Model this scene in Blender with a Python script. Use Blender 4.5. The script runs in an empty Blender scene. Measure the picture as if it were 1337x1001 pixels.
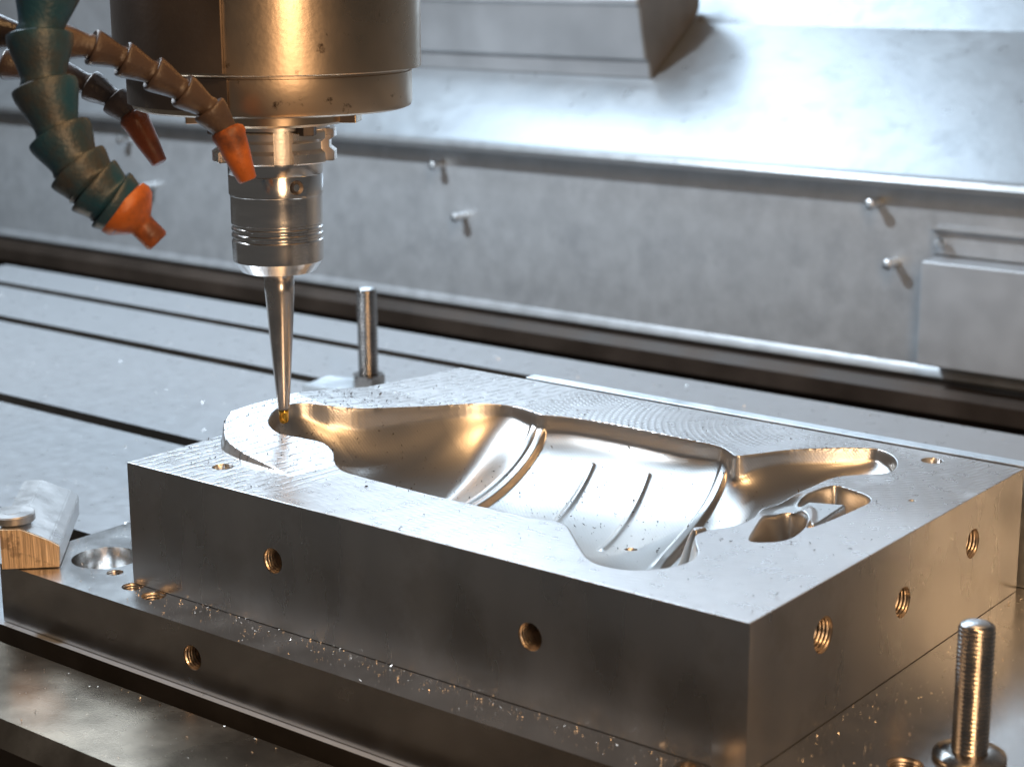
import bpy, bmesh, math, random
import numpy as np
from mathutils import Vector, Matrix
from mathutils.geometry import tessellate_polygon

scene = bpy.context.scene
C = scene.collection
MM = 0.001

# ------------------------------------------------------------------ camera
cam = bpy.data.cameras.new('camera')
cam_o = bpy.data.objects.new('camera', cam)
C.objects.link(cam_o)
cam_rows = ((0.78693, 0.61703, -0.00318), (-0.14368, 0.18824, 0.97156), (0.60008, -0.76409, 0.23679))
m3 = Matrix(cam_rows).transposed()
cam_o.matrix_world = Matrix.Translation((0.5694, -0.46469, 0.26125)) @ m3.to_4x4()
cam.sensor_width = 36.0
cam.lens = 62.84
cam.clip_start = 0.02
cam.clip_end = 50
cam.dof.use_dof = True
cam.dof.focus_distance = 0.735
cam.dof.aperture_fstop = 15
scene.camera = cam_o
scene.render.resolution_x = 1024
scene.render.resolution_y = 766

# ------------------------------------------------------------------ world, lamps, exposure
world = bpy.data.worlds.new('World')
scene.world = world
world.use_nodes = True
bg = world.node_tree.nodes['Background']
bg.inputs[0].default_value = (0.112, 0.108, 0.104, 1)
bg.inputs[1].default_value = 0.52

def area(name, loc, target, sx, sy, power, color):
    l = bpy.data.lights.new(name, 'AREA')
    l.shape = 'RECTANGLE'
    l.size, l.size_y = sx, sy
    l.energy = power
    l.color = color
    o = bpy.data.objects.new(name, l)
    C.objects.link(o)
    o.location = loc
    o.rotation_euler = (Vector(target) - Vector(loc)).to_track_quat('-Z', 'Y').to_euler()
    return o

area('cool_ceiling_lamp', (-0.64, 0.67, 0.80), (-0.05, 0.38, 0.0), 0.80, 0.60, 8.5, (0.66, 0.83, 1.0))
area('key_work_lamp', (-0.62, -0.06, 0.84), (-0.62, 0.75, 0.1), 0.08, 0.08, 13, (0.82, 0.91, 1.0))
area('warm_work_lamp', (0.88, -0.42, 0.32), (0.1, 0.1, 0.1), 0.20, 0.36, 2.6, (1.0, 0.64, 0.36))
area('warm_ceiling_lamp', (0.66, -0.26, 0.66), (0.1, 0.12, 0.05), 0.13, 0.13, 2.2, (1.0, 0.58, 0.26))
area('warm_ceiling_lamp.001', (0.34, -0.02, 0.86), (0.1, 0.12, 0.05), 0.16, 0.16, 1.8, (1.0, 0.58, 0.26))

scene.view_settings.view_transform = 'Standard'
scene.view_settings.look = 'None'
scene.view_settings.gamma = 1
scene.view_settings.use_curve_mapping = False
scene.view_settings.exposure = 0.25

# ------------------------------------------------------------------ materials
def mat(name, col, rough=0.4, metal=1.0, var=0.12, vscale=30.0, bump=0.0, bscale=300.0, stretch=(1, 1, 1), rvar=0.1,
        stain=None, stain_scale=12.0, stain_lo=0.55, stain_hi=0.7, scratch=0.0):
    m = bpy.data.materials.new(name)
    m.use_nodes = True
    nt = m.node_tree
    N, Lk = nt.nodes, nt.links
    b = N['Principled BSDF']
    b.inputs['Metallic'].default_value = metal
    tc = N.new('ShaderNodeTexCoord')
    mp = N.new('ShaderNodeMapping')
    mp.inputs['Scale'].default_value = stretch
    Lk.new(tc.outputs['Object'], mp.inputs['Vector'])
    n1 = N.new('ShaderNodeTexNoise')
    n1.inputs['Scale'].default_value = vscale
    n1.inputs['Detail'].default_value = 6
    Lk.new(mp.outputs[0], n1.inputs['Vector'])
    r1 = N.new('ShaderNodeMapRange')
    r1.inputs[1].default_value, r1.inputs[2].default_value = 0.3, 0.7
    r1.inputs[3].default_value, r1.inputs[4].default_value = 1 - var, 1 + var
    Lk.new(n1.outputs['Fac'], r1.inputs[0])
    mul = N.new('ShaderNodeVectorMath')
    mul.operation = 'SCALE'
    mul.inputs[0].default_value = col
    Lk.new(r1.outputs[0], mul.inputs['Scale'])
    out = mul.outputs[0]
    if stain:
        n3 = N.new('ShaderNodeTexNoise')
        n3.inputs['Scale'].default_value = stain_scale
        n3.inputs['Detail'].default_value = 8
        n3.inputs['Roughness'].default_value = 0.65
        Lk.new(tc.outputs['Object'], n3.inputs['Vector'])
        r3 = N.new('ShaderNodeMapRange')
        r3.inputs[1].default_value, r3.inputs[2].default_value = stain_lo, stain_hi
        Lk.new(n3.outputs['Fac'], r3.inputs[0])
        mx = N.new('ShaderNodeMix')
        mx.data_type = 'RGBA'
        Lk.new(r3.outputs[0], mx.inputs[0])
        Lk.new(out, mx.inputs[6])
        mx.inputs[7].default_value = (*stain, 1)
        out = mx.outputs[2]
    Lk.new(out, b.inputs['Base Color'])
    n2 = N.new('ShaderNodeTexNoise')
    n2.inputs['Scale'].default_value = bscale
    n2.inputs['Detail'].default_value = 4
    Lk.new(mp.outputs[0], n2.inputs['Vector'])
    r2 = N.new('ShaderNodeMapRange')
    r2.inputs[1].default_value, r2.inputs[2].default_value = 0.3, 0.7
    r2.inputs[3].default_value, r2.inputs[4].default_value = max(0.02, rough - rvar), rough + rvar
    Lk.new(n1.outputs['Fac'], r2.inputs[0])
    Lk.new(r2.outputs[0], b.inputs['Roughness'])
    if bump:
        bp = N.new('ShaderNodeBump')
        bp.inputs['Strength'].default_value = bump
        bp.inputs['Distance'].default_value = 0.001
        Lk.new(n2.outputs['Fac'], bp.inputs['Height'])
        Lk.new(bp.outputs[0], b.inputs['Normal'])
    return m

def plastic(name, col, rough=0.42, grime=(0.09, 0.06, 0.045), lo=0.45, hi=0.68):
    return mat(name, col, rough, 0.0, 0.12, 60, 0.25, 700, stain=grime, stain_scale=38, stain_lo=lo, stain_hi=hi)

def milled_top(name):
    """face-milled aluminium: straight passes on the raised end, cutter arcs elsewhere"""
    m = mat(name, (0.58, 0.585, 0.59), 0.29, 0.78, 0.05, 160, 0.0, rvar=0.03)
    nt = m.node_tree
    N, Lk = nt.nodes, nt.links
    b = N['Principled BSDF']
    tc = N.new('ShaderNodeTexCoord')
    sep = N.new('ShaderNodeSeparateXYZ')
    Lk.new(tc.outputs['Object'], sep.inputs[0])
    def ring(cx, cy, scale, dist):
        mp = N.new('ShaderNodeMapping')
        mp.inputs['Location'].default_value = (-cx, -cy, 0)
        mp.inputs['Scale'].default_value = (1, 1, 0)
        Lk.new(tc.outputs['Object'], mp.inputs['Vector'])
        w = N.new('ShaderNodeTexWave')
        w.wave_type = 'RINGS'
        w.rings_direction = 'SPHERICAL'
        w.inputs['Scale'].default_value = scale
        w.inputs['Distortion'].default_value = dist
        w.inputs['Detail'].default_value = 3
        w.inputs['Detail Scale'].default_value = 2
        Lk.new(mp.outputs[0], w.inputs['Vector'])
        return w.outputs['Fac']
    def smooth(sock, a, c):
        r = N.new('ShaderNodeMapRange')
        r.interpolation_type = 'SMOOTHSTEP'
        r.inputs[1].default_value, r.inputs[2].default_value = a, c
        Lk.new(sock, r.inputs[0])
        return r.outputs[0]
    def mth(op, a, c):
        q = N.new('ShaderNodeMath')
        q.operation = op
        for i, s in enumerate((a, c)):
            if isinstance(s, (int, float)):
                q.inputs[i].default_value = s
            else:
                Lk.new(s, q.inputs[i])
        return q.outputs[0]
    # straight passes on the raised end
    mp = N.new('ShaderNodeMapping')
    mp.inputs['Rotation'].default_value = (0, 0, math.radians(6))
    Lk.new(tc.outputs['Object'], mp.inputs['Vector'])
    w = N.new('ShaderNodeTexWave')
    w.inputs['Scale'].default_value = 62
    w.inputs['Distortion'].default_value = 1.6
    w.inputs['Detail'].default_value = 4
    w.inputs['Detail Scale'].default_value = 3
    Lk.new(mp.outputs[0], w.inputs['Vector'])
    nb = N.new('ShaderNodeTexNoise')
    nb.inputs['Scale'].default_value = 170
    nb.inputs['Detail'].default_value = 4
    Lk.new(tc.outputs['Object'], nb.inputs['Vector'])
    bands = mth('MAXIMUM', smooth(w.outputs['Fac'], 0.03, 0.30), smooth(nb.outputs['Fac'], 0.47, 0.60))
    left = mth('SUBTRACT', 1.0, smooth(sep.outputs['X'], -0.085, -0.06))
    arcs = mth('MAXIMUM', ring(-0.03, 0.13, 120, 0.5), ring(0.06, 0.12, 105, 0.6))
    nz = N.new('ShaderNodeTexNoise')
    nz.inputs['Scale'].default_value = 26
    nz.inputs['Detail'].default_value = 3
    Lk.new(tc.outputs['Object'], nz.inputs['Vector'])
    arcs = mth('MULTIPLY', mth('MULTIPLY', arcs, smooth(nz.outputs['Fac'], 0.30, 0.48)), mth('ADD', mth('MULTIPLY', smooth(sep.outputs['Y'], 0.0, 0.05), 0.85), 0.15))
    mixh = N.new('ShaderNodeMix')
    Lk.new(left, mixh.inputs[0])
    Lk.new(arcs, mixh.inputs[2])
    Lk.new(bands, mixh.inputs[3])
    fine = N.new('ShaderNodeTexNoise')
    fine.inputs['Scale'].default_value = 1500
    Lk.new(tc.outputs['Object'], fine.inputs['Vector'])
    h = mth('ADD', mixh.outputs[0], mth('MULTIPLY', fine.outputs['Fac'], 0.12))
    # polished walls and floor of the cavity (finish = 1) against the face-milled top (finish = 0)
    fin = N.new('ShaderNodeAttribute')
    fin.attribute_name = 'finish'
    fi = fin.outputs['Fac']
    inv = mth('SUBTRACT', 1.0, fi)
    cw = N.new('ShaderNodeTexWave')
    cw.bands_direction = 'DIAGONAL'
    cw.inputs['Scale'].default_value = 330
    cw.inputs['Distortion'].default_value = 1.5
    cw.inputs['Detail Scale'].default_value = 4
    Lk.new(tc.outputs['Object'], cw.inputs['Vector'])
    top_h = mth('ADD', mth('MULTIPLY', mixh.outputs[0], inv), mth('MULTIPLY', mth('MULTIPLY', cw.outputs['Fac'], fi), 0.05))
    hh = mth('ADD', top_h, mth('MULTIPLY', fine.outputs['Fac'], 0.16))
    bp = N.new('ShaderNodeBump')
    bp.inputs['Strength'].default_value = 0.22
    bp.inputs['Distance'].default_value = 0.001
    Lk.new(hh, bp.inputs['Height'])
    Lk.new(bp.outputs[0], b.inputs['Normal'])
    old = b.inputs['Roughness'].links[0].from_socket
    mr = N.new('ShaderNodeMix')
    Lk.new(fi, mr.inputs[0])
    Lk.new(old, mr.inputs[2])
    mr.inputs[3].default_value = 0.32
    Lk.new(mr.outputs[0], b.inputs['Roughness'])
    oldc = b.inputs['Base Color'].links[0].from_socket
    dk = N.new('ShaderNodeVectorMath')
    dk.operation = 'SCALE'
    Lk.new(oldc, dk.inputs[0])
    gv = N.new('ShaderNodeMapRange')
    gv.inputs[3].default_value, gv.inputs[4].default_value = 0.66, 1.0
    inv_arc = mth('SUBTRACT', 1.0, mth('MULTIPLY', arcs, 0.55))
    mg = N.new('ShaderNodeMix')
    Lk.new(left, mg.inputs[0])
    Lk.new(inv_arc, mg.inputs[2])
    Lk.new(bands, mg.inputs[3])
    Lk.new(mg.outputs[0], gv.inputs[0])
    Lk.new(gv.outputs[0], dk.inputs['Scale'])
    oldc = dk.outputs[0]
    mc = N.new('ShaderNodeMix')
    mc.data_type = 'RGBA'
    Lk.new(fi, mc.inputs[0])
    Lk.new(oldc, mc.inputs[6])
    mc.inputs[7].default_value = (0.56, 0.545, 0.525, 1)
    Lk.new(mc.outputs[2], b.inputs['Base Color'])
    mm_ = N.new('ShaderNodeMix')
    Lk.new(fi, mm_.inputs[0])
    mm_.inputs[2].default_value = 0.75
    mm_.inputs[3].default_value = 1.0
    Lk.new(mm_.outputs[0], b.inputs['Metallic'])
    return m

M = {}
M['mill'] = milled_top('milled_aluminium')
M['side'] = mat('ground_block_side', (0.56, 0.555, 0.55), 0.29, 1.0, 0.05, 22, 0.04, 1500, stretch=(1.6, 1.6, 0.5), rvar=0.05, stain=(0.50, 0.49, 0.475), stain_scale=26, stain_lo=0.5, stain_hi=0.62)
M['plate'] = mat('ground_plate', (0.56, 0.55, 0.54), 0.24, 0.95, 0.06, 60, 0.03, 1500, rvar=0.04)
M['hole'] = mat('threaded_bore', (0.52, 0.45, 0.38), 0.32, 1.0, 0.2, 200)
M['table'] = mat('table_iron', (0.47, 0.495, 0.52), 0.30, 0.5, 0.03, 120, 0.02, 900, rvar=0.03, stain=(0.43, 0.455, 0.48), stain_scale=40)
M['oily'] = mat('oil_stained_table', (0.36, 0.285, 0.21), 0.26, 1.0, 0.12, 26, 0.03, 900, rvar=0.07, stain=(0.19, 0.148, 0.108), stain_scale=22, stain_lo=0.42, stain_hi=0.66)
M['steel'] = mat('bright_steel', (0.78, 0.76, 0.74), 0.17, 1.0, 0.06, 40, 0.04, 800, stretch=(1, 1, 6), rvar=0.05)
M['flange'] = mat('turned_flange_steel', (0.80, 0.74, 0.68), 0.30, 1.0, 0.08, 60, 0.05, 800, rvar=0.06)
M['carbide'] = mat('carbide_cutter', (0.64, 0.60, 0.57), 0.24, 1.0, 0.06, 90, rvar=0.05)
M['tin'] = mat('gold_coated_tip', (0.95, 0.55, 0.10), 0.15, 1.0, 0.1, 300)
M['spindle'] = mat('oily_spindle_steel', (0.52, 0.41, 0.30), 0.30, 1.0, 0.08, 25, 0.05, 420, rvar=0.06, stain=(0.09, 0.062, 0.045), stain_scale=120, stain_lo=0.62, stain_hi=0.70)
M['bolt_reflection'] = mat('dark_bolt_and_reflection', (0.14, 0.115, 0.10), 0.40, 0.8, 0.12, 30, 0.1, 400, stain=(0.2, 0.16, 0.12), stain_scale=140, stain_lo=0.68, stain_hi=0.75)  # dark bolts; on the spindle shells it paints a dark reflection
M['stud'] = mat('stud_steel', (0.46, 0.43, 0.40), 0.20, 1.0, 0.1, 120, 0.05, 900)
M['blackstud'] = mat('dark_stud_steel', (0.28, 0.26, 0.245), 0.22, 1.0, 0.1, 120, 0.05, 900)
M['zinc'] = mat('zinc_clamp', (0.80, 0.83, 0.85), 0.38, 1.0, 0.06, 60, 0.05, 600)
M['clamp'] = mat('clamp_steel', (0.44, 0.435, 0.43), 0.36, 0.8, 0.08, 90, 0.12, 500)
M['sawn'] = mat('lamplit_sawn_end', (0.80, 0.60, 0.40), 0.45, 0.35, 0.34, 700, 0.9, 700, stretch=(1, 1, 0.05), stain=(0.50, 0.36, 0.24), stain_scale=60, stain_lo=0.52, stain_hi=0.56)  # plain steel with warm lamp light put into its base colour
M['panel'] = mat('galvanised_panel', (0.42, 0.455, 0.485), 0.40, 0.35, 0.08, 70, 0.1, 150, rvar=0.05, stain=(0.34, 0.37, 0.40), stain_scale=42, stain_lo=0.5, stain_hi=0.75)
M['apron'] = mat('bright_apron', (0.37, 0.395, 0.415), 0.32, 0.6, 0.06, 60, 0.10, 150, rvar=0.05, stain=(0.32, 0.345, 0.365), stain_scale=30, stain_lo=0.5, stain_hi=0.66)
M['cover'] = mat('way_cover_steel', (0.40, 0.42, 0.44), 0.40, 0.5, 0.12, 16, 0.1, 150)
M['coverend'] = mat('way_cover_end', (0.30, 0.27, 0.24), 0.5, 0.7, 0.15, 30)
M['dark'] = mat('gap_shade_dark', (0.035, 0.026, 0.02), 0.55, 0.0, 0.3, 20)  # near black, paints the shade in the gap behind the table
M['slot'] = mat('shaded_slot_wall', (0.085, 0.075, 0.065), 0.4, 0.6, 0.2, 30)  # shade inside the table slots put into the wall colour
M['rail'] = mat('brown_rail', (0.045, 0.033, 0.025), 0.5, 0.3, 0.3, 20)
M['teal'] = plastic('teal_hose_plastic', (0.012, 0.058, 0.095), 0.42, (0.045, 0.042, 0.037), 0.40, 0.62)
M['brown'] = plastic('brown_hose_plastic', (0.062, 0.042, 0.034), 0.38)
M['orange'] = plastic('orange_nozzle_plastic', (0.46, 0.12, 0.02), 0.42, (0.13, 0.045, 0.022), 0.44, 0.60)
M['rust'] = plastic('rusty_orange_nozzle', (0.24, 0.055, 0.014), 0.30, (0.09, 0.03, 0.015))
M['chip'] = mat('bright_chip', (0.70, 0.65, 0.60), 0.34, 1.0, 0.1, 500)
M['tablechip'] = mat('loose_bright_chip', (0.95, 0.95, 0.95), 0.3, 0.45, 0.05, 500)
M['boxgrey'] = mat('grey_box', (0.42, 0.46, 0.50), 0.42, 0.35, 0.06, 40, 0.05, 300)
M['darkchip'] = mat('dark_chip', (0.03, 0.027, 0.025), 0.4, 0.3, 0.1, 500)
M['void'] = mat('black_bore', (0.02, 0.018, 0.016), 0.6, 0.0, 0.1, 100)

# ------------------------------------------------------------------ helpers
def tag(o, label=None, cat=None, group=None, kind=None):
    if label: o['label'] = label
    if cat: o['category'] = cat
    if group: o['group'] = group
    if kind: o['kind'] = kind
    return o

def thing(name, loc, label, cat, group=None):
    o = bpy.data.objects.new(name, None)
    C.objects.link(o)
    o.location = loc
    o.empty_display_size = 0.02
    return tag(o, label, cat, group)

def from_np(name, verts, faces, mtl, parent=None, smooth=True, loc=None):
    me = bpy.data.meshes.new(name)
    me.from_pydata([tuple(v) for v in verts], [], [tuple(int(i) for i in f) for f in faces])
    me.update()
    if smooth:
        me.polygons.foreach_set('use_smooth', np.ones(len(me.polygons), dtype=bool))
    me.materials.append(mtl)
    o = bpy.data.objects.new(name, me)
    C.objects.link(o)
    if parent is not None: o.parent = parent
    if loc is not None: o.location = loc
    return o

def obj(name, bm, mtl, parent=None, smooth=False, angle=None, loc=None):
    me = bpy.data.meshes.new(name)
    bmesh.ops.recalc_face_normals(bm, faces=bm.faces)
    if angle is not None:
        for f in bm.faces: f.smooth = True
        for e in bm.edges:
            if len(e.link_faces) == 2 and e.calc_face_angle(0) > math.radians(angle): e.smooth = False
    elif smooth:
        for f in bm.faces: f.smooth = True
    bm.to_mesh(me)
    bm.free()
    me.materials.append(mtl)
    o = bpy.data.objects.new(name, me)
    C.objects.link(o)
    if parent is not None: o.parent = parent
    if loc is not None: o.location = loc
    return o

def lathe_bm(profile, seg=64, center=(0, 0), cap=True):
    bm = bmesh.new()
    rings = []
    for r, z in profile:
        if r < 1e-7:
            rings.append([bm.verts.new((center[0], center[1], z))])
        else:
            rings.append([bm.verts.new((center[0] + r * math.cos(2 * math.pi * k / seg), center[1] + r * math.sin(2 * math.pi * k / seg), z)) for k in range(seg)])
    for a, b in zip(rings, rings[1:]):
        for k in range(seg):
            k2 = (k + 1) % seg
            if len(a) == 1 and len(b) == 1: continue
            if len(a) == 1: bm.faces.new((a[0], b[k], b[k2]))
            elif len(b) == 1: bm.faces.new((a[k], a[k2], b[0]))
            else: bm.faces.new((a[k], a[k2], b[k2], b[k]))
    if cap:
        if len(rings[0]) > 1: bm.faces.new(rings[0][::-1])
        if len(rings[-1]) > 1: bm.faces.new(rings[-1])
    return bm

def prism_bm(poly, a0, a1, place):
    """extrude polygon (2d) between a0 and a1; place(p, q, a) -> xyz"""
    bm = bmesh.new()
    lo = [bm.verts.new(place(p, q, a0)) for p, q in poly]
    hi = [bm.verts.new(place(p, q, a1)) for p, q in poly]
    n = len(poly)
    for i in range(n):
        bm.faces.new((lo[i], lo[(i + 1) % n], hi[(i + 1) % n], hi[i]))
    bm.faces.new(lo[::-1])
    bm.faces.new(hi)
    return bm

def box_bm(x0, x1, y0, y1, z0, z1, bevel=0.0, seg=2):
    bm = prism_bm([(x0, y0), (x1, y0), (x1, y1), (x0, y1)], z0, z1, lambda p, q, a: (p, q, a))
    if bevel:
        bmesh.ops.bevel(bm, geom=list(bm.edges), offset=bevel, segments=seg, affect='EDGES', profile=0.5)
    return bm

def circle(cx, cy, r, n=32):
    return [(cx + r * math.cos(2 * math.pi * k / n), cy + r * math.sin(2 * math.pi * k / n)) for k in range(n)]

def holed_face(bm, outer, holes, place):
    loops = [[Vector((p[0], p[1], 0)) for p in outer]] + [[Vector((p[0], p[1], 0)) for p in h] for h in holes]
    flat = [p for l in loops for p in l]
    vs = [bm.verts.new(place(p.x, p.y)) for p in flat]
    for t in tessellate_polygon(loops):
        if len(set(t)) == 3:
            try: bm.faces.new([vs[i] for i in t])
            except ValueError: pass

def bore_mesh(name, r, depth, place, mtl, parent, pitch=0.0, seg=32, floor=True):
    """tube into a face; place(dx, dy, depth) -> xyz ; threaded when pitch > 0"""
    verts, faces = [], []
    if pitch:
        n = int(depth / pitch * 4)
        prof = []
        for k in range(n + 1):
            d = depth * k / n
            prof.append(d)
    else:
        prof = [0, depth * 0.5, depth]
    for d in prof:
        for j in range(seg):
            a = 2 * math.pi * j / seg
            rr = r
            if pitch and d > pitch * 0.6:
                ph = (d / pitch + j / seg) % 1.0
                rr = r * (1 - 0.13 * (1 - abs(2 * ph - 1)))
            verts.append(place(rr * math.cos(a), rr * math.sin(a), d))
    for k in range(len(prof) - 1):
        for j in range(seg):
            j2 = (j + 1) % seg
            faces.append((k * seg + j, k * seg + j2, (k + 1) * seg + j2, (k + 1) * seg + j))
    if floor:
        verts.append(place(0, 0, depth + r * 0.4))
        b = (len(prof) - 1) * seg
        for j in range(seg):
            faces.append((b + j, b + (j + 1) % seg, len(verts) - 1))
    return from_np(name, verts, faces, mtl, parent)

# ================================================================== SETTING
TZ = -0.027
# T-slot table: one profile in (y, z) run along x
def slot(y0, y1, d=0.022):
    w = 0.006
    return [(y0, TZ), (y0, TZ - d), (y0 - w, TZ - d), (y0 - w, TZ - d - 0.012), (y1 + w, TZ - d - 0.012), (y1 + w, TZ - d), (y1, TZ - d), (y1, TZ)]
prof = [(-0.135, -0.16), (-0.135, TZ - 0.004), (-0.131, TZ)]
prof += [(-0.112, TZ), (-0.112, TZ - 0.045), (-0.0905, TZ - 0.045), (-0.0905, TZ - 0.0075), (-0.0835, TZ)]
for a, b in ((-0.0352, -0.0225), (0.068, 0.082), (0.2225, 0.237), (0.3835, 0.3975), (0.478, 0.4915)):
    prof += slot(a, b)
prof += [(0.548, TZ), (0.553, TZ - 0.004), (0.553, -0.16)]
bm = prism_bm(prof, -0.83, 0.95, lambda p, q, a: (a, p, q))
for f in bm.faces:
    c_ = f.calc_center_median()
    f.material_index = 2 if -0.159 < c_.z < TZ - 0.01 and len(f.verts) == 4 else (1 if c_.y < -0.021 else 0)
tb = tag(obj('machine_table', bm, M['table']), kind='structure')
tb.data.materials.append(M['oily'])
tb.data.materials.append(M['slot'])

tag(obj('gap_shade_floor', box_bm(-1.9, 1.2, 0.4, 1.0, -0.30, -0.26), M['dark']), kind='structure')  # floor added to darken the gap; its shade is in the colour
pan = tag(obj('enclosure_panel', box_bm(-1.9, 1.0, 0.75, 0.756, -0.049, 0.0905), M['panel']), kind='structure')
obj('folded_bottom_edge', prism_bm([(0.7495, -0.043), (0.7475, -0.0465), (0.7468, -0.050), (0.749, -0.052), (0.755, -0.0495), (0.7495, -0.0485)], -1.9, 1.0, lambda p, q, a: (a, p, q)), M['panel'], pan, angle=40)
tag(obj('guide_rail', prism_bm([(0.735, -0.075), (0.735, -0.062), (0.742, -0.055), (0.80, -0.055), (0.80, -0.26), (0.76, -0.26), (0.76, -0.085), (0.745, -0.08)], -1.9, 1.0, lambda p, q, a: (a, p, q)), M['rail']), kind='structure')
# sloped apron above the panel with a rolled lip overhanging it
Y0, Z0, S = 0.735, 0.0985, 0.7
def ap(y): return Z0 + S * (y - Y0)
ap_poly = [(0.733, 0.0895), (0.7315, 0.094), (0.733, 0.098), (Y0 + 0.002, Z0 + 0.0015), (0.876, ap(0.876)), (1.16, 0.45), (1.166, 0.444), (0.882, ap(0.876) - 0.004), (0.757, 0.105), (0.757, 0.0895)]
bm = prism_bm(ap_poly, -1.9, 1.0, lambda p, q, a: (a, p, q))
tag(obj('sloped_apron', bm, M['apron']), kind='structure')
tag(obj('enclosure_back_wall', box_bm(-1.9, 1.0, 1.168, 1.18, 0.40, 1.25), M['apron']), kind='structure')

# screws that hold the panel
def screw(x, z, L=0.012):
    b = lathe_bm([(0.0034, 0), (0.0034, L), (0.0042, L), (0.0045, L + 0.0015), (0.0038, L + 0.0030), (0.0020, L + 0.0038), (0, L + 0.0040)], 20)
    bmesh.ops.rotate(b, verts=b.verts, cent=(0, 0, 0), matrix=Matrix.Rotation(math.radians(90), 3, 'X'))
    return obj('screw', b, M['zinc'], pan, angle=40, loc=(x, 0.75, z))
for x, z in ((-0.4626, 0.074), (-0.4376, 0.030), (-0.036, 0.0755), (-0.0195, 0.032), (-0.8529, 0.025), (-0.885, 0.070)):
    screw(x, z)

# bracket box bolted on the panel
jb = thing('junction_box', (0.05, 0.75, -0.03), 'light grey metal box mounted low on the enclosure panel beside two screws', 'box')
def local(bm_, o): bmesh.ops.translate(bm_, verts=bm_.verts, vec=-Vector(o.location)); return bm_
obj('box_body', local(box_bm(0.014, 0.20, 0.722, 0.7485, -0.0365, 0.0405, 0.0012), jb), M['boxgrey'], jb)
obj('top_flange', local(prism_bm([(0.7495, 0.0425), (0.7495, 0.061), (0.7405, 0.0625), (0.7405, 0.061), (0.747, 0.0595), (0.747, 0.0425)], 0.010, 0.20, lambda p, q, a: (a, p, q)), jb), M['panel'], jb)
b = lathe_bm([(0.0016, 0), (0.0016, 0.006), (0.0044, 0.006), (0.0045, 0.008), (0.003, 0.0102), (0, 0.0108)], 20)
bmesh.ops.rotate(b, verts=b.verts, cent=(0, 0, 0), matrix=Matrix.Rotation(math.radians(90), 3, 'X'))
bmesh.ops.translate(b, verts=b.verts, vec=(0.0188 - 0.05, -0.0025, 0.051 + 0.03))
obj('screw', b, M['zinc'], jb, angle=40)

# telescopic way cover standing on the apron
wc = thing('way_cover', (-0.282, 0.80, ap(0.80)), 'grey stepped sheet metal way cover on the bright sloped apron', 'cover')
ppoly = [(0.812, ap(0.812) + 0.001), (0.8085, 0.168), (0.8035, 0.170), (0.793, 0.2125), (0.790, 0.2155), (0.790, 0.219), (0.83, 0.30), (0.885, 0.30), (0.885, ap(0.876) + 0.012), (0.876, ap(0.876) + 0.002)]
obj('cover_shell', local(prism_bm(ppoly, -1.3, -0.2845, lambda p, q, a: (a, p, q)), wc), M['cover'], wc)
obj('end_plate', local(prism_bm(ppoly, -0.284, -0.282, lambda p, q, a: (a, p, q)), wc), M['coverend'], wc)

# ================================================================== SUBPLATE
PX0, PX1, PY0, PY1 = -0.066, 0.46, -0.0195, 0.246
sp = thing('base_plate', (0.1, 0.1, TZ), 'ground steel base plate with drilled holes under the milled block', 'plate')
bm = bmesh.new()
outer = [(PX0, PY0), (PX1, PY0), (PX1, PY1), (PX0, PY1)]
th = [(-0.0348, 0.0135, 0.0148, 0), (-0.0166, 0.0036, 0.0036, 0.0009), (0.0031, -0.0030, 0.0048, 0.0011), (0.0185, -0.0050, 0.0052, 0.0013), (0.3365, 0.0405, 0.006, 0.0012)]
ox, oy, oz = sp.location
holed_face(bm, outer, [circle(x, y, r, 40) for x, y, r, p in th], lambda p, q: (p - ox, q - oy, 0 - oz))
holed_face(bm, [(PX0, TZ + 0.0004), (PX1, TZ + 0.0004), (PX1, 0), (PX0, 0)], [circle(0.0573, -0.0131, 0.0052, 32)], lambda p, q: (p - ox, PY0 - oy, q - oz))
for q in (((PX0, PY0), (PX0, PY1)), ((PX1, PY0), (PX1, PY1)), ((PX0, PY1), (PX1, PY1))):
    vs = [bm.verts.new((q[i][0] - ox, q[i][1] - oy, z - oz)) for i, z in ((0, TZ + 0.0004), (1, TZ + 0.0004), (1, 0), (0, 0))]
    bm.faces.new(vs)
bmesh.ops.remove_doubles(bm, verts=bm.verts, dist=1e-6)
obj('plate_body', bm, M['plate'], sp)
for x, y, r, p in th:
    bore_mesh('threaded_hole' if p else 'plain_bore', r, 0.018, lambda a, b, d, x=x, y=y: (x + a - ox, y + b - oy, -d - oz), M['hole'] if p else M['steel'], sp, p)
bore_mesh('threaded_hole', 0.0052, 0.015, lambda a, b, d: (0.0573 + a - ox, PY0 + d - oy, -0.0131 + b - oz), M['hole'], sp, 0.0014)

# ================================================================== MOULD BLOCK
L, W, H = 0.300, 0.2179, 0.05327
mb = thing('mould_block', (0.15, 0.109, 0), 'aluminium mould block with a bottle shaped cavity being milled', 'block')
bx, by = 0.15, 0.109

def catmull(pts, n=6):
    P = np.array(pts, float)
    out = []
    m_ = len(P)
    for i in range(m_):
        p0, p1, p2, p3 = P[i - 1], P[i], P[(i + 1) % m_], P[(i + 2) % m_]
        for k in range(n):
            t = k / n
            out.append(0.5 * ((2 * p1) + (-p0 + p2) * t + (2 * p0 - 5 * p1 + 4 * p2 - p3) * t * t + (-p0 + 3 * p1 - 3 * p2 + p3) * t ** 3))
    return np.array(out)

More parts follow.
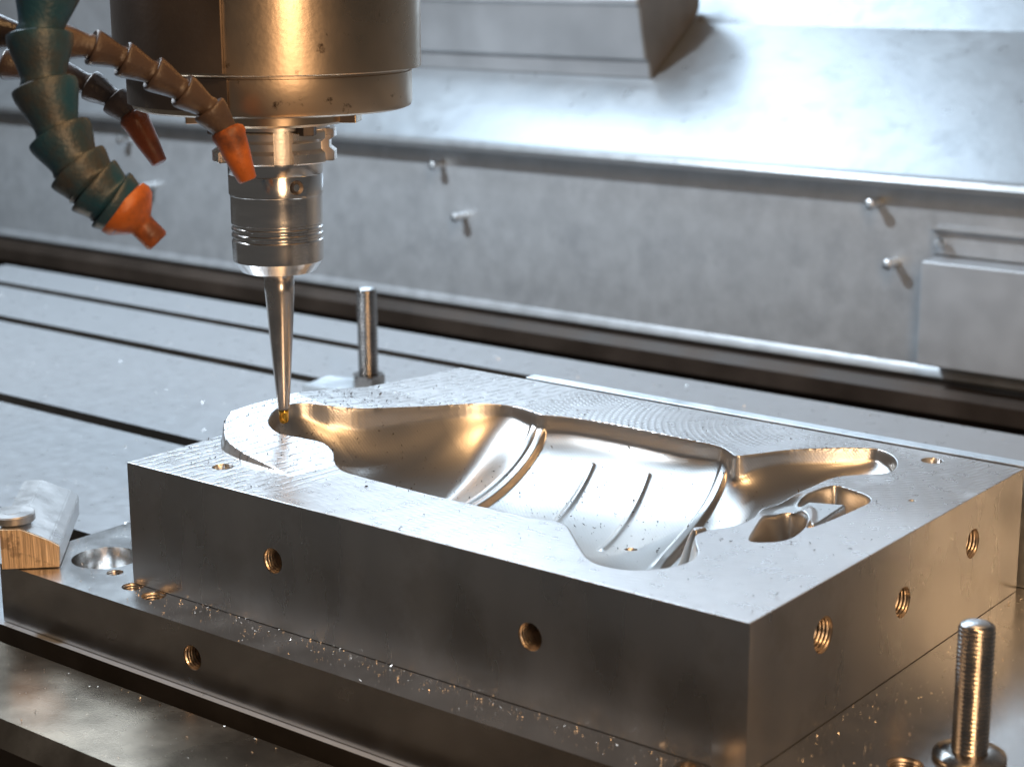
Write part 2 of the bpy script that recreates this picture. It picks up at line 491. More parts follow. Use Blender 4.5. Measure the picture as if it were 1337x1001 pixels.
def sdf(poly, X, Y):
    """signed distance, positive inside"""
    d2 = np.full(X.shape, 1e12)
    ins = np.zeros(X.shape, bool)
    n = len(poly)
    for i in range(n):
        ax, ay = poly[i]
        cx, cy = poly[(i + 1) % n]
        ex, ey = cx - ax, cy - ay
        ll = ex * ex + ey * ey + 1e-12
        t = np.clip(((X - ax) * ex + (Y - ay) * ey) / ll, 0, 1)
        d2 = np.minimum(d2, (X - ax - t * ex) ** 2 + (Y - ay - t * ey) ** 2)
        if abs(ey) > 1e-12:
            c_ = ((ay > Y) != (cy > Y)) & (X < ex * (Y - ay) / ey + ax)
            ins ^= c_
    d = np.sqrt(d2)
    return np.where(ins, d, -d)

def sstep(x, a, b):
    t = np.clip((x - a) / (b - a), 0, 1)
    return t * t * (3 - 2 * t)

def poisson(mask, h, iters=(4000, 500, 120, 40)):
    """smooth bulge inside mask, solved coarse to fine"""
    levels = [mask]
    for _ in range(3):
        mm_ = levels[-1]
        levels.append(mm_[::2, ::2])
    u = np.zeros(levels[-1].shape)
    for li in range(3, -1, -1):
        mk = levels[li]
        hh = h * 2 ** li
        if li < 3:
            u = np.repeat(np.repeat(u, 2, 0), 2, 1)[:mk.shape[0], :mk.shape[1]]
            if u.shape != mk.shape:
                u = np.pad(u, ((0, mk.shape[0] - u.shape[0]), (0, mk.shape[1] - u.shape[1])), mode='edge')
        u = u * mk
        for _ in range(iters[3 - li]):
            s = np.zeros_like(u)
            s[1:-1, 1:-1] = 0.25 * (u[2:, 1:-1] + u[:-2, 1:-1] + u[1:-1, 2:] + u[1:-1, :-2] + hh * hh)
            u = s * mk
    return u

# grid in millimetres
GS = 0.32
nx, ny = int(round(300 / GS)) + 1, int(round(217.9 / GS)) + 1
gx = np.linspace(0, 300, nx)
gy = np.linspace(0, 217.9, ny)
X, Y = np.meshgrid(gx, gy, indexing='ij')

# raised end of the parting surface
g = np.interp(Y, [25, 45, 58.7, 72, 99, 122, 148, 180, 217], [6.0, 7.2, 9.8, 10.4, 10.3, 7.5, 3.5, 1.8, 0])
rise = np.clip(1 - X / 71.5, 0, 1) * g
yb = np.interp(X, [0, 6, 13, 18, 24, 36, 56, 74, 76], [59, 49, 42.5, 38.5, 35.7, 32, 29.2, 26.4, 26])
wallw = np.interp(X, [0, 30, 74], [1.3, 1.8, 0.8])
rise *= sstep(Y - yb, -wallw, 0.3)
Z = 53.27 + rise

rim = [(14, 71), (20, 63), (28, 58.4), (35, 58.6), (43, 62), (51.5, 64.5), (61, 60.5), (69, 53), (80, 46), (91, 44.5), (104, 43.8), (130, 42.8), (160, 43.3), (181, 44.2),
       (189, 46), (195, 44.2), (203, 37), (213, 27.5), (223, 19), (232, 16), (243, 19), (251, 29), (253, 40), (249.5, 49), (243, 57), (239, 64), (240, 72), (244.5, 82), (245, 95), (241, 108),
       (242, 123), (243, 140), (243.2, 155), (245.5, 163), (250, 169), (257, 176), (258.5, 183), (254.6, 194), (248, 203), (239, 208), (232, 204.5), (221, 196), (210, 184), (202, 170), (197, 162.5), (191, 166),
       (183, 171), (167, 172), (146, 173), (125, 173.4), (105, 171.5), (90, 167.5), (82, 169.5), (70, 171.6), (60, 167), (50, 156), (40, 135), (31, 112), (23, 101), (14, 93.5), (10.6, 88), (10.4, 79)]
rp = catmull(rim, 5)
s = sdf(rp, X, Y)
u = poisson(s > -0.8, GS)
u = np.maximum(u, 0)
un = u / u[int(150 / GS), int(105 / GS)]
dep = un ** (0.43 + 0.07 * (1 - sstep(X, 70, 100)))
dep *= 1 + 0.9 * (1 - sstep(X, 18, 50)) + 0.45 * sstep(X, 195, 225)
k = 24.0 / dep[int(150 / GS), int(105 / GS)]
dep = k * dep
# steep top of the wall, rounded rim
rimw = 1.1 + 3.2 * sstep(X, 183, 195) * (1 - sstep(Y, 45, 70))
dep *= sstep(s, -0.5, rimw)
inside = (1 - np.exp(-dep / 7.0)) ** 1.5
# left chamber runs deeper, up to the bead band
xr1 = 86 + (168 - Y) * 0.29
xr2 = 188 + (168 - Y) * 0.27
dep *= 1 + inside * 0.85 * sstep(xr1 - X, 0, 30) * sstep(X, 20, 55)
def bump(x, w): return np.exp(-(x / w) ** 2)
def bead(d_, w): return sstep(d_, -w - 1.6, -w + 0.6) * (1 - sstep(d_, w - 0.6, w + 1.6))
dep -= inside * (3.2 * bead(X - xr1 - 2, 3.8) - 0.7 * bump(X - xr1 - 2.2, 0.9))
dep -= inside * (2.2 * bead(X - xr2, 1.8)) * sstep(Y, 74, 92)
# the part right of the second band is shallower
dep *= 1 - 0.15 * inside * sstep(X - xr2, 3, 20) * sstep(Y, 55, 75)
for x0, y1, sl, ya, ybn in ((124, 161, 0.39, 92, 160), (153, 162, 0.41, 78, 161)):
    xc = x0 + (y1 - Y) * sl
    dep -= inside * 0.95 * bump(X - xc, 1.5) * sstep(Y, ya - 3, ya + 1) * (1 - sstep(Y, ybn - 1, ybn + 2))
# unfinished facet under the near rim of the left chamber
fc = np.clip(1 - np.abs((X - 74) * 0.8 + (Y - 62) * 0.6) / 13, 0, 1) * np.clip(1 - np.abs((Y - 62) * 0.8 - (X - 74) * 0.6) / 16, 0, 1)
dep -= inside * 7.0 * fc
# small dome left standing at the near end of the second band
dep -= np.minimum(dep, 15 * np.exp(-(np.hypot((X - 235.5) / 1.3, (Y - 71)) / 5.0) ** 2.6)) * sstep(s, -1, 3)
# second pocket, deep hole and lightening pocket
holeR = catmull([(246, 105), (246.5, 112), (250, 115.5), (255, 114), (260.3, 109), (265.5, 98.7), (268.3, 86), (267.3, 77), (262, 71), (257.5, 71), (252.5, 83), (248, 96)], 5)
pock = catmull([(246.5, 126), (247, 138), (248, 146), (251.5, 150), (262, 147.5), (268, 144), (271, 138), (271, 127.8), (270, 112), (268.5, 99), (266.5, 97), (262, 108), (256, 118), (250, 121)], 5)
web = np.array([(247, 112), (251, 127), (264, 132.5), (267, 101), (258, 111)])
near = (X > 230) & (X < 285) & (Y > 55) & (Y < 165)
ii = np.where(near.any(1))[0]
jj = np.where(near.any(0))[0]
sl_ = (slice(ii[0], ii[-1] + 1), slice(jj[0], jj[-1] + 1))
dh = np.zeros_like(Z)
s1 = sdf(holeR, X[sl_], Y[sl_])
dh[sl_] = 22 * sstep(s1, -0.2, 4.0)
s2 = sdf(pock, X[sl_], Y[sl_])
s3 = sdf(web, X[sl_], Y[sl_])
dh[sl_] = np.maximum(dh[sl_], 13 * sstep(s2, -0.2, 3.2) * (1 - 0.93 * sstep(s3, -1.6, 0.6)))
# the web between the pockets dips below the parting face
dh[sl_] = np.maximum(dh[sl_], 2.6 * sstep(-np.hypot((X[sl_] - 247) / 1.2, (Y[sl_] - 116) / 2.4) + 8, 0, 6))
dep = np.maximum(dep, dh)
Z = Z - dep
# drain hole in the floor, bolt holes and dowel hole in the face
for hx, hy, hr, hd in ((195, 87.3, 2.1, 15), (36.8, 19.7, 4.0, 20), (265, 206, 4.0, 20), (283, 150, 0.9, 4)):
    rr = np.hypot(X - hx, Y - hy)
    Z -= hd * (1 - sstep(rr, hr - 0.25, hr + 0.25))
# broken edge
edge = np.minimum(np.minimum(X, 300 - X), np.minimum(Y, 217.9 - Y))
Z -= 0.16 * (edge < 0.05)

V = np.stack([X * MM - bx, Y * MM - by, Z * MM], -1).reshape(-1, 3)
I = np.arange(nx * ny).reshape(nx, ny)
F = np.stack([I[:-1, :-1], I[1:, :-1], I[1:, 1:], I[:-1, 1:]], -1).reshape(-1, 4)
me = bpy.data.meshes.new('cavity_face')
me.vertices.add(len(V))
me.vertices.foreach_set('co', V.ravel())
me.loops.add(F.size)
me.loops.foreach_set('vertex_index', F.ravel().astype(np.int32))
me.polygons.add(len(F))
me.polygons.foreach_set('loop_start', np.arange(0, F.size, 4, dtype=np.int32))
me.polygons.foreach_set('use_smooth', np.ones(len(F), dtype=bool))
me.materials.append(M['mill'])
at_ = me.attributes.new('finish', 'FLOAT', 'POINT')
at_.data.foreach_set('value', sstep(dep, 0.1, 1.2).ravel().astype(np.float32))
me.update(calc_edges=True)
me.validate()
cf = bpy.data.objects.new('cavity_face', me)
C.objects.link(cf)
cf.parent = mb

ZT = H - 0.00016
bm = bmesh.new()
fh = [(0.0848, 0.0280, 0.0052), (0.2121, 0.0273, 0.0052)]
rh = [(0.0495, 0.0338, 0.0066), (0.1104, 0.0273, 0.0060), (0.1704, 0.0338, 0.0060)]
ZB = 0.0003
holed_face(bm, [(0, ZB), (L, ZB), (L, ZT), (0, ZT)], [circle(x, z, r) for x, z, r in fh], lambda p, q: (p - bx, -by, q))
holed_face(bm, [(0, ZB), (W, ZB), (W, ZT), (0, ZT)], [circle(y, z, r) for y, z, r in rh], lambda p, q: (L - bx, p - by, q))
zl = Z[0, :] * MM
for col_ in range(ny - 1):
    vs = [bm.verts.new((-bx, gy[col_ + a] * MM - by, z)) for a, z in ((0, ZB), (1, ZB), (1, zl[col_ + 1]), (0, zl[col_]))]
    bm.faces.new(vs)
zbk = Z[:, -1] * MM
for r_ in range(0, nx - 1):
    vs = [bm.verts.new((gx[r_ + a] * MM - bx, W - by, z)) for a, z in ((0, ZB), (1, ZB), (1, zbk[r_ + 1]), (0, zbk[r_]))]
    bm.faces.new(vs)
vs = [bm.verts.new((x - bx, y - by, ZB)) for x, y in ((0, 0), (0, W), (L, W), (L, 0))]
bm.faces.new(vs)
bmesh.ops.remove_doubles(bm, verts=bm.verts, dist=1e-6)
obj('block_sides', bm, M['side'], mb)
for x, z, r in fh:
    bore_mesh('threaded_hole', r, 0.016, lambda a, b, d, x=x, z=z: (x + a - bx, d - by, z + b), M['hole'], mb, 0.0014)
for y, z, r in rh:
    bore_mesh('threaded_hole', r, 0.016, lambda a, b, d, y=y, z=z: (L - d - bx, y + a - by, z + b), M['hole'], mb, 0.0014)

# ground bar standing behind the block
gb = obj('locating_bar', box_bm(-0.162, 0.16, -0.0055, 0.002, 0.0, H - 0.0008, 0.0004), M['zinc'], loc=(0.20, W + 0.0105, 0.0003))
tag(gb, 'long bright ground bar lying along the back of the mould block', 'bar')

# ================================================================== SPINDLE, HOLDER, CUTTER
AX, AY = 0.0226, 0.0696
sd = thing('machine_spindle', (AX, AY, 0.19), 'large oily bronze toned spindle nose above the tool holder', 'spindle')
def lz(profile, z0): return [(r, z - z0) for r, z in profile]
z0 = 0.19
obj('spindle_housing', lathe_bm(lz([(0.030, 0.2132), (0.0621, 0.2132), (0.0625, 0.2136), (0.0625, 0.42), (0, 0.42)], z0), 128), M['spindle'], sd, angle=30)
obj('nose_ring', lathe_bm(lz([(0.0, 0.1966), (0.056, 0.1966), (0.0578, 0.1974), (0.0585, 0.1990), (0.0585, 0.2117), (0.0575, 0.2119), (0.0575, 0.2131), (0, 0.2131)], z0), 128), M['spindle'], sd, angle=30)
obj('drive_collar', lathe_bm(lz([(0.0, 0.1902), (0.0295, 0.1902), (0.0305, 0.1912), (0.0305, 0.1950), (0.029, 0.1965), (0, 0.1965)], z0), 96), M['spindle'], sd, angle=30)
# two drive keys on the collar
ca = math.atan2(0.62, 0.79)
for a in (ca - 0.10, ca + math.pi + 0.16):
    b = box_bm(0.024, 0.0365, -0.007, 0.007, 0.1905 - z0, 0.1964 - z0, 0.0005)
    bmesh.ops.rotate(b, verts=b.verts, cent=(0, 0, 0), matrix=Matrix.Rotation(a, 3, 'Z'))
    obj('drive_key', b, M['spindle'], sd)
for a in (ca + math.pi + 0.55, ca - 0.9, ca + 1.5):
    b = lathe_bm(lz([(0.0, 0.1865), (0.004, 0.1865), (0.0043, 0.187), (0.0043, 0.1902)], z0), 6)
    bmesh.ops.translate(b, verts=b.verts, vec=(0.0255 * math.cos(a), 0.0255 * math.sin(a), 0))
    obj('collar_bolt', b, M['bolt_reflection'], sd)
# added dark shell standing in for a dark reflection on the housing's left
va = math.atan2(-0.4647 - AY, 0.5694 - AX)      # towards the operator
bm = bmesh.new()
a0, a1 = va - math.radians(17), va - math.radians(150)
n = 40
for part in range(1):
    ri, ro = 0.0628, 0.0648
    vsx = []
    for k_ in range(n + 1):
        a = a0 + (a1 - a0) * k_ / n
        vsx.append([bm.verts.new((r * math.cos(a), r * math.sin(a), z - z0)) for r, z in ((ri, 0.2145), (ro, 0.2145), (ro, 0.42), (ri, 0.42))])
    for k_ in range(n):
        for j in range(4):
            bm.faces.new((vsx[k_][j], vsx[k_][(j + 1) % 4], vsx[k_ + 1][(j + 1) % 4], vsx[k_ + 1][j]))
    bm.faces.new(vsx[0])
    bm.faces.new(vsx[-1][::-1])
gs = obj('reflection_shell', bm, M['bolt_reflection'], sd, angle=30)
tag(gs, 'dark shell standing in for a reflection on the housing')
bm = bmesh.new()
vsx = []
for k_ in range(n + 1):
    a = a0 + (a1 - a0) * k_ / n
    vsx.append([bm.verts.new((r * math.cos(a), r * math.sin(a), z - z0)) for r, z in ((0.0588, 0.1995), (0.0600, 0.1995), (0.0600, 0.2122), (0.0588, 0.2122))])
for k_ in range(n):
    for j in range(4):
        bm.faces.new((vsx[k_][j], vsx[k_][(j + 1) % 4], vsx[k_ + 1][(j + 1) % 4], vsx[k_ + 1][j]))
bm.faces.new(vsx[0]); bm.faces.new(vsx[-1][::-1])
obj('reflection_skirt', bm, M['bolt_reflection'], sd, angle=30)  # same painted reflection carried down over the nose ring

th_ = thing('tool_holder', (AX, AY, 0.1266), 'polished steel tool holder with notched flange and turned grooves', 'tool holder')
z0 = 0.1266
def groove(z, r, d=0.0005, w=0.0009): return [(r, z - w), (r - d, z - w * 0.4), (r - d, z + w * 0.4), (r, z + w)]
hp = [(0.0062, 0.1268), (0.0152, 0.1268), (0.0157, 0.1270), (0.0193, 0.1318)]
for zz in (0.1416, 0.1445, 0.1471): hp += groove(zz, 0.0195)
hp += [(0.0195, 0.1598), (0.0197, 0.1600), (0.0197, 0.1604), (0.0201, 0.1606), (0.0201, 0.1684), (0.0199, 0.1688), (0.0201, 0.1692), (0.0201, 0.1742), (0.0, 0.1742)]
hb = obj('holder_body', lathe_bm(lz(hp, z0), 96), M['steel'], th_, angle=28)
# balance hole in the body
ba = va + math.radians(25)
def bplace(a_, b_, d_):
    rad = Vector((math.cos(ba), math.sin(ba), 0)); tan = Vector((-math.sin(ba), math.cos(ba), 0))
    return tuple(rad * (0.02035 - d_ * 0.9) + tan * a_ + Vector((0, 0, 0.1645 - z0 + b_)))
bm = lathe_bm([(0.0, 0.0), (0.0016, 0.0), (0.0016, 0.0008), (0.0027, 0.0012), (0.0031, 0.0006), (0.0031, -0.002)], 24, cap=False)
rot = Vector((0, 0, 1)).rotation_difference(Vector((math.cos(ba), math.sin(ba), 0))).to_matrix()
bmesh.ops.rotate(bm, verts=bm.verts, cent=(0, 0, 0), matrix=rot)
bmesh.ops.translate(bm, verts=bm.verts, vec=(0.0197 * math.cos(ba), 0.0197 * math.sin(ba), 0.1645 - z0))
obj('balance_screw', bm, M['bolt_reflection'], hb, angle=40)
# V flange cut by keyways: sectors
R1, R2 = 0.0262, 0.0240
vprof = [(0.0195, 0.1744), (R1 - 0.0006, 0.1744), (R1, 0.1750), (R1, 0.1786), (R2, 0.1802), (R2, 0.1830), (R1, 0.1846), (R1, 0.1872), (R1 - 0.0006, 0.1878), (0.0195, 0.1878)]
obj('flange_core', lathe_bm(lz([(0.0, 0.1743), (0.0208, 0.1743), (0.0208, 0.1880), (0.0235, 0.1882), (0.0235, 0.1901), (0.0, 0.1901)], z0), 64), M['flange'], th_, angle=30)
key_angles = [va + math.radians(8), va + math.radians(62), va + math.radians(120), va + math.radians(188), va + math.radians(248), va + math.radians(306)]
hw = math.radians(9)
for i_ in range(len(key_angles)):
    s0, s1_ = key_angles[i_] + hw, key_angles[(i_ + 1) % len(key_angles)] - hw
    if s1_ < s0: s1_ += 2 * math.pi
    bm = bmesh.new()
    n_ = 14
    rows = []
    for k_ in range(n_ + 1):
        a = s0 + (s1_ - s0) * k_ / n_
        rows.append([bm.verts.new((r * math.cos(a), r * math.sin(a), z - z0)) for r, z in vprof])
    m_ = len(vprof)
    for k_ in range(n_):
        for j in range(m_):
            bm.faces.new((rows[k_][j], rows[k_][(j + 1) % m_], rows[k_ + 1][(j + 1) % m_], rows[k_ + 1][j]))
    bm.faces.new(rows[0]); bm.faces.new(rows[-1][::-1])
    obj('flange_segment', bm, M['flange'], th_, angle=28)

ct = thing('ball_end_mill', (AX, AY, 0.0587), 'slender tapered ball end mill with a gold tip touching the cavity rim', 'end mill')
z0 = 0.0587
obj('shank', lathe_bm(lz([(0.0, 0.0652), (0.0024, 0.0652), (0.0026, 0.0660), (0.0040, 0.0836), (0.0050, 0.0970), (0.0059, 0.1110), (0.0064, 0.1180), (0.0065, 0.1267)], z0), 48), M['carbide'], ct, smooth=True)
bp_ = [(0.0, 0.0587)]
for k_ in range(1, 9):
    a = math.pi / 2 * k_ / 8
    bp_.append((0.0021 * math.sin(a), 0.0608 - 0.0021 * math.cos(a)))
bp_ += [(0.0021, 0.0640), (0.0022, 0.0651)]
bm = lathe_bm(lz(bp_, z0), 24)
for v in bm.verts:                      # two flutes
    a = math.atan2(v.co.y, v.co.x) + v.co.z * 260
    r = math.hypot(v.co.x, v.co.y)
    f_ = 1 - 0.30 * max(0, math.cos(2 * a)) ** 3 if v.co.z < 0.0055 else 1
    v.co.x *= f_; v.co.y *= f_
obj('cutting_tip', bm, M['tin'], ct, smooth=True)

# ================================================================== STUDS AND CLAMPS
def stud_mesh(name, r, z0_, z1_, pitch, mtl, parent, seg=28):
    n_ = int((z1_ - z0_) / pitch * 6)
    verts, faces = [], []
    for k_ in range(n_ + 1):
        z = z0_ + (z1_ - z0_) * k_ / n_
        for j in range(seg):
            ph = (z / pitch + j / seg) % 1.0
            rr = r * (1 - 0.13 * (1 - abs(2 * ph - 1)))
            top = (z1_ - z)
            if top < 0.003: rr = min(rr, r * (0.72 + 0.28 * math.sqrt(max(0, 1 - ((0.003 - top) / 0.003) ** 2))))
            a = 2 * math.pi * j / seg
            verts.append((rr * math.cos(a), rr * math.sin(a), z))
    for k_ in range(n_):
        for j in range(seg):
            j2 = (j + 1) % seg
            faces.append((k_ * seg + j, k_ * seg + j2, (k_ + 1) * seg + j2, (k_ + 1) * seg + j))
    o = from_np(name, verts, faces, mtl, parent)
    cap = lathe_bm([(0.0, z1_ + 0.0002), (r * 0.66, z1_ + 0.0001), (r * 0.73, z1_ - 0.0006)], seg, cap=False)
    obj('end_face', cap, M['zinc'], o, smooth=True)
    return o

def hex_nut(r, h, z, parent, mtl, rot_=0.0):
    bm = bmesh.new()
    n_ = 48
    prof = []
    for zz, ch in ((0, 0.93), (h * 0.12, 1.2), (h * 0.88, 1.2), (h, 0.93)):
        row = []
        for k_ in range(n_):
            a = 2 * math.pi * k_ / n_
            hexr = r * math.cos(math.pi / 6) / math.cos((a % (math.pi / 3)) - math.pi / 6)
            rr = min(hexr, r * ch)
            row.append(bm.verts.new((rr * math.cos(a + rot_), rr * math.sin(a + rot_), z + zz)))
        prof.append(row)
    for a_, b_ in zip(prof, prof[1:]):
        for k_ in range(n_):
            bm.faces.new((a_[k_], a_[(k_ + 1) % n_], b_[(k_ + 1) % n_], b_[k_]))
    bm.faces.new(prof[0][::-1]); bm.faces.new(prof[-1])
    return obj('hex_nut', bm, mtl, parent, angle=25)

s1o = thing('threaded_stud', (0.351, 0.058, 0.0), 'threaded steel stud with a flanged nut on the base plate corner', 'stud')
stud_mesh('stud_rod', 0.0062, 0.0, 0.0475, 0.0015, M['stud'], s1o)
obj('flange_washer', lathe_bm([(0.0062, 0.0002), (0.0118, 0.0002), (0.0122, 0.0006), (0.0120, 0.0018), (0.0095, 0.0032), (0.0062, 0.0034)], 40), M['stud'], s1o, angle=35)

cl2 = thing('flat_clamp', (-0.207, 0.372, TZ), 'pale flat clamp bar on the slotted table behind the mould block', 'clamp')
b = prism_bm([(-0.042, -0.016), (0.017, -0.016), (0.017, 0.016), (-0.042, 0.016)], 0.0005, 0.0090, lambda p, q, a: (p, q, a))
bmesh.ops.bevel(b, geom=list(b.edges), offset=0.0006, segments=2, affect='EDGES')
bmesh.ops.rotate(b, verts=b.verts, cent=(0, 0, 0), matrix=Matrix.Rotation(math.radians(10), 3, 'Z'))
obj('clamp_bar', b, M['zinc'], cl2)
s2o = thing('threaded_stud', (-0.207, 0.372, -0.0179), 'threaded stud and hex nut standing on the pale flat clamp', 'stud')
stud_mesh('stud_rod', 0.0068, 0.0, 0.0655, 0.0024, M['blackstud'], s2o)
hex_nut(0.0115, 0.0085, 0.0002, s2o, M['stud'], 0.35)

sc = thing('strap_clamp', (-0.0403, -0.0072, 0.0003), 'chamfered steel strap clamp with a sawn end coloured as if in warm lamplight on the base plate', 'clamp')
thc = math.radians(45)
vv = Vector((math.cos(thc), math.sin(thc), 0))
uu = Vector((math.sin(thc), -math.cos(thc), 0))
def cplace(p, q, a): return tuple(vv * p + uu * a + Vector((0, 0, q)))
cpoly = [(-0.0245, 0), (0.0, 0), (0.0005, 0.0095), (-0.0035, 0.0122), (-0.0160, 0.0180), (-0.0245, 0.0180)]
b = prism_bm(cpoly, -0.001, -0.075, cplace)
bmesh.ops.bevel(b, geom=list(b.edges), offset=0.0005, segments=2, affect='EDGES')
obj('clamp_body', b, M['clamp'], sc)
b = prism_bm([(p * 0.985 - 0.0002, q * 0.975 + 0.0002) for p, q in cpoly], -0.0012, 0.0, cplace)
obj('sawn_end', b, M['sawn'], sc)
ws = thing('clamp_washer', tuple(Vector(sc.location) + vv * -0.0205 + uu * -0.012 + Vector((0, 0, 0.0182))), 'thick round washer lying on the strap clamp', 'washer')
obj('washer_disc', lathe_bm([(0.004, 0), (0.0092, 0), (0.0098, 0.0006), (0.0098, 0.0034), (0.0092, 0.0040), (0.004, 0.0040)], 40), M['clamp'], ws, angle=35)
obj('bolt_head', lathe_bm([(0.0, 0.0), (0.0039, 0.0), (0.0039, 0.0041), (0.0, 0.0041)], 24), M['clamp'], ws, angle=35)

# cap screw standing proud of the plate right in front of the block
cb = obj('cap_screw', lathe_bm([(0.0, 0.0001), (0.0046, 0.0001), (0.0049, 0.0006), (0.0049, 0.0042), (0.0042, 0.0049), (0.0026, 0.0050), (0.0024, 0.003), (0, 0.003)], 28), M['hole'], angle=35, loc=(0.286, -0.0125, 0.0))
tag(cb, 'small round bolt head on the base plate under the block corner', 'bolt')

# ================================================================== COOLANT HOSES
def seg_profile(Ls, r):
    """ball emerging, flared cup, taper to a neck; flow direction +z"""
    t = min(1.0, Ls / (1.45 * r))
    nk = 1 - 0.33 * t
    return [(r * 0.60, 0.07 * Ls), (r * 0.90, 0.0), (r * 0.985, Ls * 0.03), (r * 1.0, Ls * 0.09), (r * (1 - 0.03 * t), Ls * 0.22), (r * (1 - 0.14 * t), Ls * 0.45), (r * (1 - 0.26 * t), Ls * 0.68),
            (r * nk, Ls * 0.84), (r * (nk - 0.01), Ls * 0.92), (r * (nk + 0.03), Ls * 1.0), (r * (nk - 0.05), Ls * 1.15)]

def place_seg(name, profile, p, q, mtl, parent, seg=40):
    b = lathe_bm(profile, seg)
    d = (q - p).normalized()
    rot = Vector((0, 0, 1)).rotation_difference(d).to_matrix()
    bmesh.ops.rotate(b, verts=b.verts, cent=(0, 0, 0), matrix=rot)
    bmesh.ops.translate(b, verts=b.verts, vec=p - Vector(parent.location))
    return obj(name, b, mtl, parent, angle=50)

def resample(pts, step, short=()):
    P = [Vector(p) * MM for p in pts]
    fine = []
    for i in range(len(P) - 1):
        p0, p1, p2, p3 = P[max(i - 1, 0)], P[i], P[i + 1], P[min(i + 2, len(P) - 1)]
        for k_ in range(20):
            t = k_ / 20
            fine.append(0.5 * ((2 * p1) + (-p0 + p2) * t + (2 * p0 - 5 * p1 + 4 * p2 - p3) * t * t + (-p0 + 3 * p1 - 3 * p2 + p3) * t ** 3))
    fine.append(P[-1])
    out = [fine[-1]]
    acc = 0
    short = list(short)
    for a_, b_ in zip(fine[::-1], fine[::-1][1:]):
        acc += (a_ - b_).length
        if acc >= (short[len(out) - 1] if len(out) <= len(short) else step):
            out.append(b_); acc = 0
    return out[::-1]

def hose(name, label, pts, nozzle, r, step, mtl, nmtl, nprof, short=(), group='coolant hoses'):
    t = thing(name, Vector(pts[0]) * MM, label, 'hose', group)
    P = resample(pts, step, short)
    for a_, b_ in zip(P, P[1:]):
        place_seg('hose_segment', seg_profile((b_ - a_).length, r), a_, b_, mtl, t)
    p, q = P[-1], Vector(nozzle) * MM
    # ball of the last joint, then the nozzle
    ln = (q - p).length
    place_seg('nozzle', [(rr, zz * ln) for rr, zz in nprof], p, q, nmtl, t)
    return t

hose('coolant_hose', 'thick teal segmented coolant hose ending in a stubby orange nozzle',
     [(66.5, -73, 268), (67.8, -77.7, 247.2), (68.0, -83.1, 229.2), (73.0, -84.5, 212.2), (79.6, -83.9, 197.2), (86.8, -81.5, 186.7), (93.3, -76.3, 178.9), (96.4, -72.6, 175.3)], (104.0, -66.6, 165.0), 0.0112, 0.0165, M['teal'], M['orange'],
     [(0.006, -0.35), (0.0106, -0.20), (0.0110, -0.05), (0.0104, 0.10), (0.0066, 0.36), (0.0047, 0.46), (0.0044, 0.56), (0.0044, 0.98), (0.0036, 1.04), (0.0, 1.04)], (0.0065, 0.007, 0.0075, 0.012))
hose('coolant_hose', 'slim brown segmented coolant hose with a bright orange nozzle crossing the spindle',
     [(16.4, -70.0, 233.5), (31.9, -58.7, 230.8), (43.0, -50.6, 228.6), (47.9, -41.0, 226.2), (52.4, -32.3, 221.6), (57.0, -23.7, 216.6), (62.0, -15.1, 210.4), (65.7, -7.5, 204.5), (68.8, -3.0, 198.7), (70.6, -1.0, 194.0)], (76.3, 2.6, 176.2), 0.0067, 0.0118, M['brown'], M['orange'],
     [(0.0045, -0.12), (0.0062, -0.06), (0.0066, 0.03), (0.0060, 0.12), (0.0052, 0.45), (0.0036, 0.97), (0.0030, 1.0), (0.0, 0.99)])
hose('coolant_hose', 'slim dark brown segmented coolant hose with a rust coloured nozzle beside the spindle',
     [(-119.9, 26.1, 213.3), (-108.8, 34.2, 211.2), (-94.7, 44.0, 207.2), (-84.1, 51.5, 204.5), (-75.4, 57.1, 200.5), (-68.1, 61.1, 195.1), (-63.4, 63.4, 190.4), (-60.6, 64.5, 187.4)], (-48.9, 67.9, 168.0), 0.0072, 0.0125, M['brown'], M['rust'],
     [(0.0048, -0.12), (0.0064, -0.06), (0.0070, 0.02), (0.0062, 0.12), (0.0052, 0.5), (0.0036, 0.98), (0.0030, 1.0), (0.0, 0.99)])

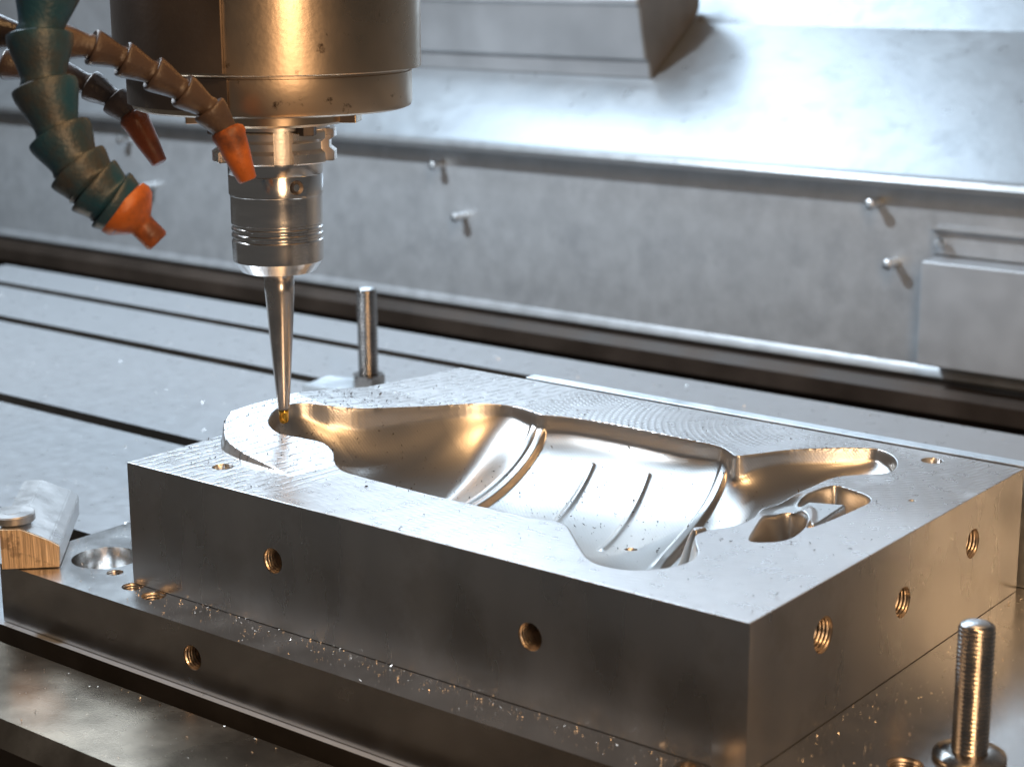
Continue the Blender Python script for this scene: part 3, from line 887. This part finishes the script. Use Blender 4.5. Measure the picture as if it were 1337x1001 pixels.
# ================================================================== CHIPS
rng = random.Random(7)
def chips(name, label, pts, mtl, smin, smax):
    verts, faces = [], []
    for p in pts:
        sc_ = rng.uniform(smin, smax) * (1.0 if rng.random() < 0.9 else 1.8)
        ax_ = [Vector((rng.gauss(0, 1), rng.gauss(0, 1), rng.gauss(0, 1))).normalized() for _ in range(3)]
        st = len(verts)
        base = Vector(p)
        q = [base + ax_[0] * sc_, base - ax_[0] * sc_ * 0.8 + ax_[1] * sc_ * 0.35, base + ax_[1] * sc_ * 0.6, base + ax_[2] * sc_ * 0.5]
        zmin = min(v.z for v in q)
        for v in q: v.z += p[2] - zmin
        verts += q
        faces += [(st, st + 1, st + 2), (st, st + 3, st + 1), (st + 1, st + 3, st + 2), (st, st + 2, st + 3)]
    o = from_np(name, verts, faces, mtl, smooth=False)
    return tag(o, label, 'chips', kind='stuff')

def zat(x, y):
    return Z[min(max(int(x / GS), 0), nx - 1), min(max(int(y / GS), 0), ny - 1)] * MM
pts = []
while len(pts) < 560:
    y = -abs(rng.gauss(0, 0.007)) - 0.0004
    x = rng.uniform(0.005, 0.3)
    if y > PY0 + 0.0005: pts.append((x, y, 0.0001))
while len(pts) < 900:
    x = 0.3 + abs(rng.gauss(0, 0.016)) + 0.0004
    y = rng.uniform(0.0, 0.215)
    pts.append((x, y, 0.0001))
for _ in range(120): pts.append((rng.uniform(PX0, 0.0), rng.uniform(PY0, 0.05), 0.0001))
chips('plate_chips', 'tiny bright metal chips scattered over the base plate', pts, M['chip'], 0.0002, 0.0006)
pts = []
while len(pts) < 1300:
    r_ = rng.random()
    if r_ < 0.45: x, y = abs(rng.gauss(20, 22)), rng.gauss(85, 35)
    elif r_ < 0.75: x, y = rng.gauss(120, 50), rng.gauss(120, 30)
    else: x, y = rng.uniform(2, 298), rng.uniform(2, 216)
    if 1 < x < 298 and 1 < y < 216: pts.append((x * MM, y * MM, zat(x, y) + 0.00005))
chips('block_chips', 'fine dark swarf specks sprinkled over the mould block face and cavity', pts, M['darkchip'], 0.00028, 0.0007)
pts = []
while len(pts) < 600:
    x, y = rng.uniform(-0.8, 0.35), rng.uniform(0.05, 0.54)
    if any(a - 0.002 < y < b + 0.002 for a, b in ((0.068, 0.082), (0.2225, 0.237), (0.3835, 0.3975), (0.478, 0.4915))): continue
    if PX0 - 0.01 < x < PX1 and y < PY1 + 0.01: continue
    pts.append((x, y, TZ + 0.0001))
chips('table_chips', 'glinting loose chips lying on the slotted machine table', pts, M['tablechip'], 0.0004, 0.0013)
pts = [(rng.uniform(-0.08, 0.3), rng.uniform(-0.083, -0.036), TZ + 0.0001) for _ in range(260)]
chips('front_chips', 'small chips on the worn brown strip of table before the base plate', pts, M['chip'], 0.0002, 0.0006)
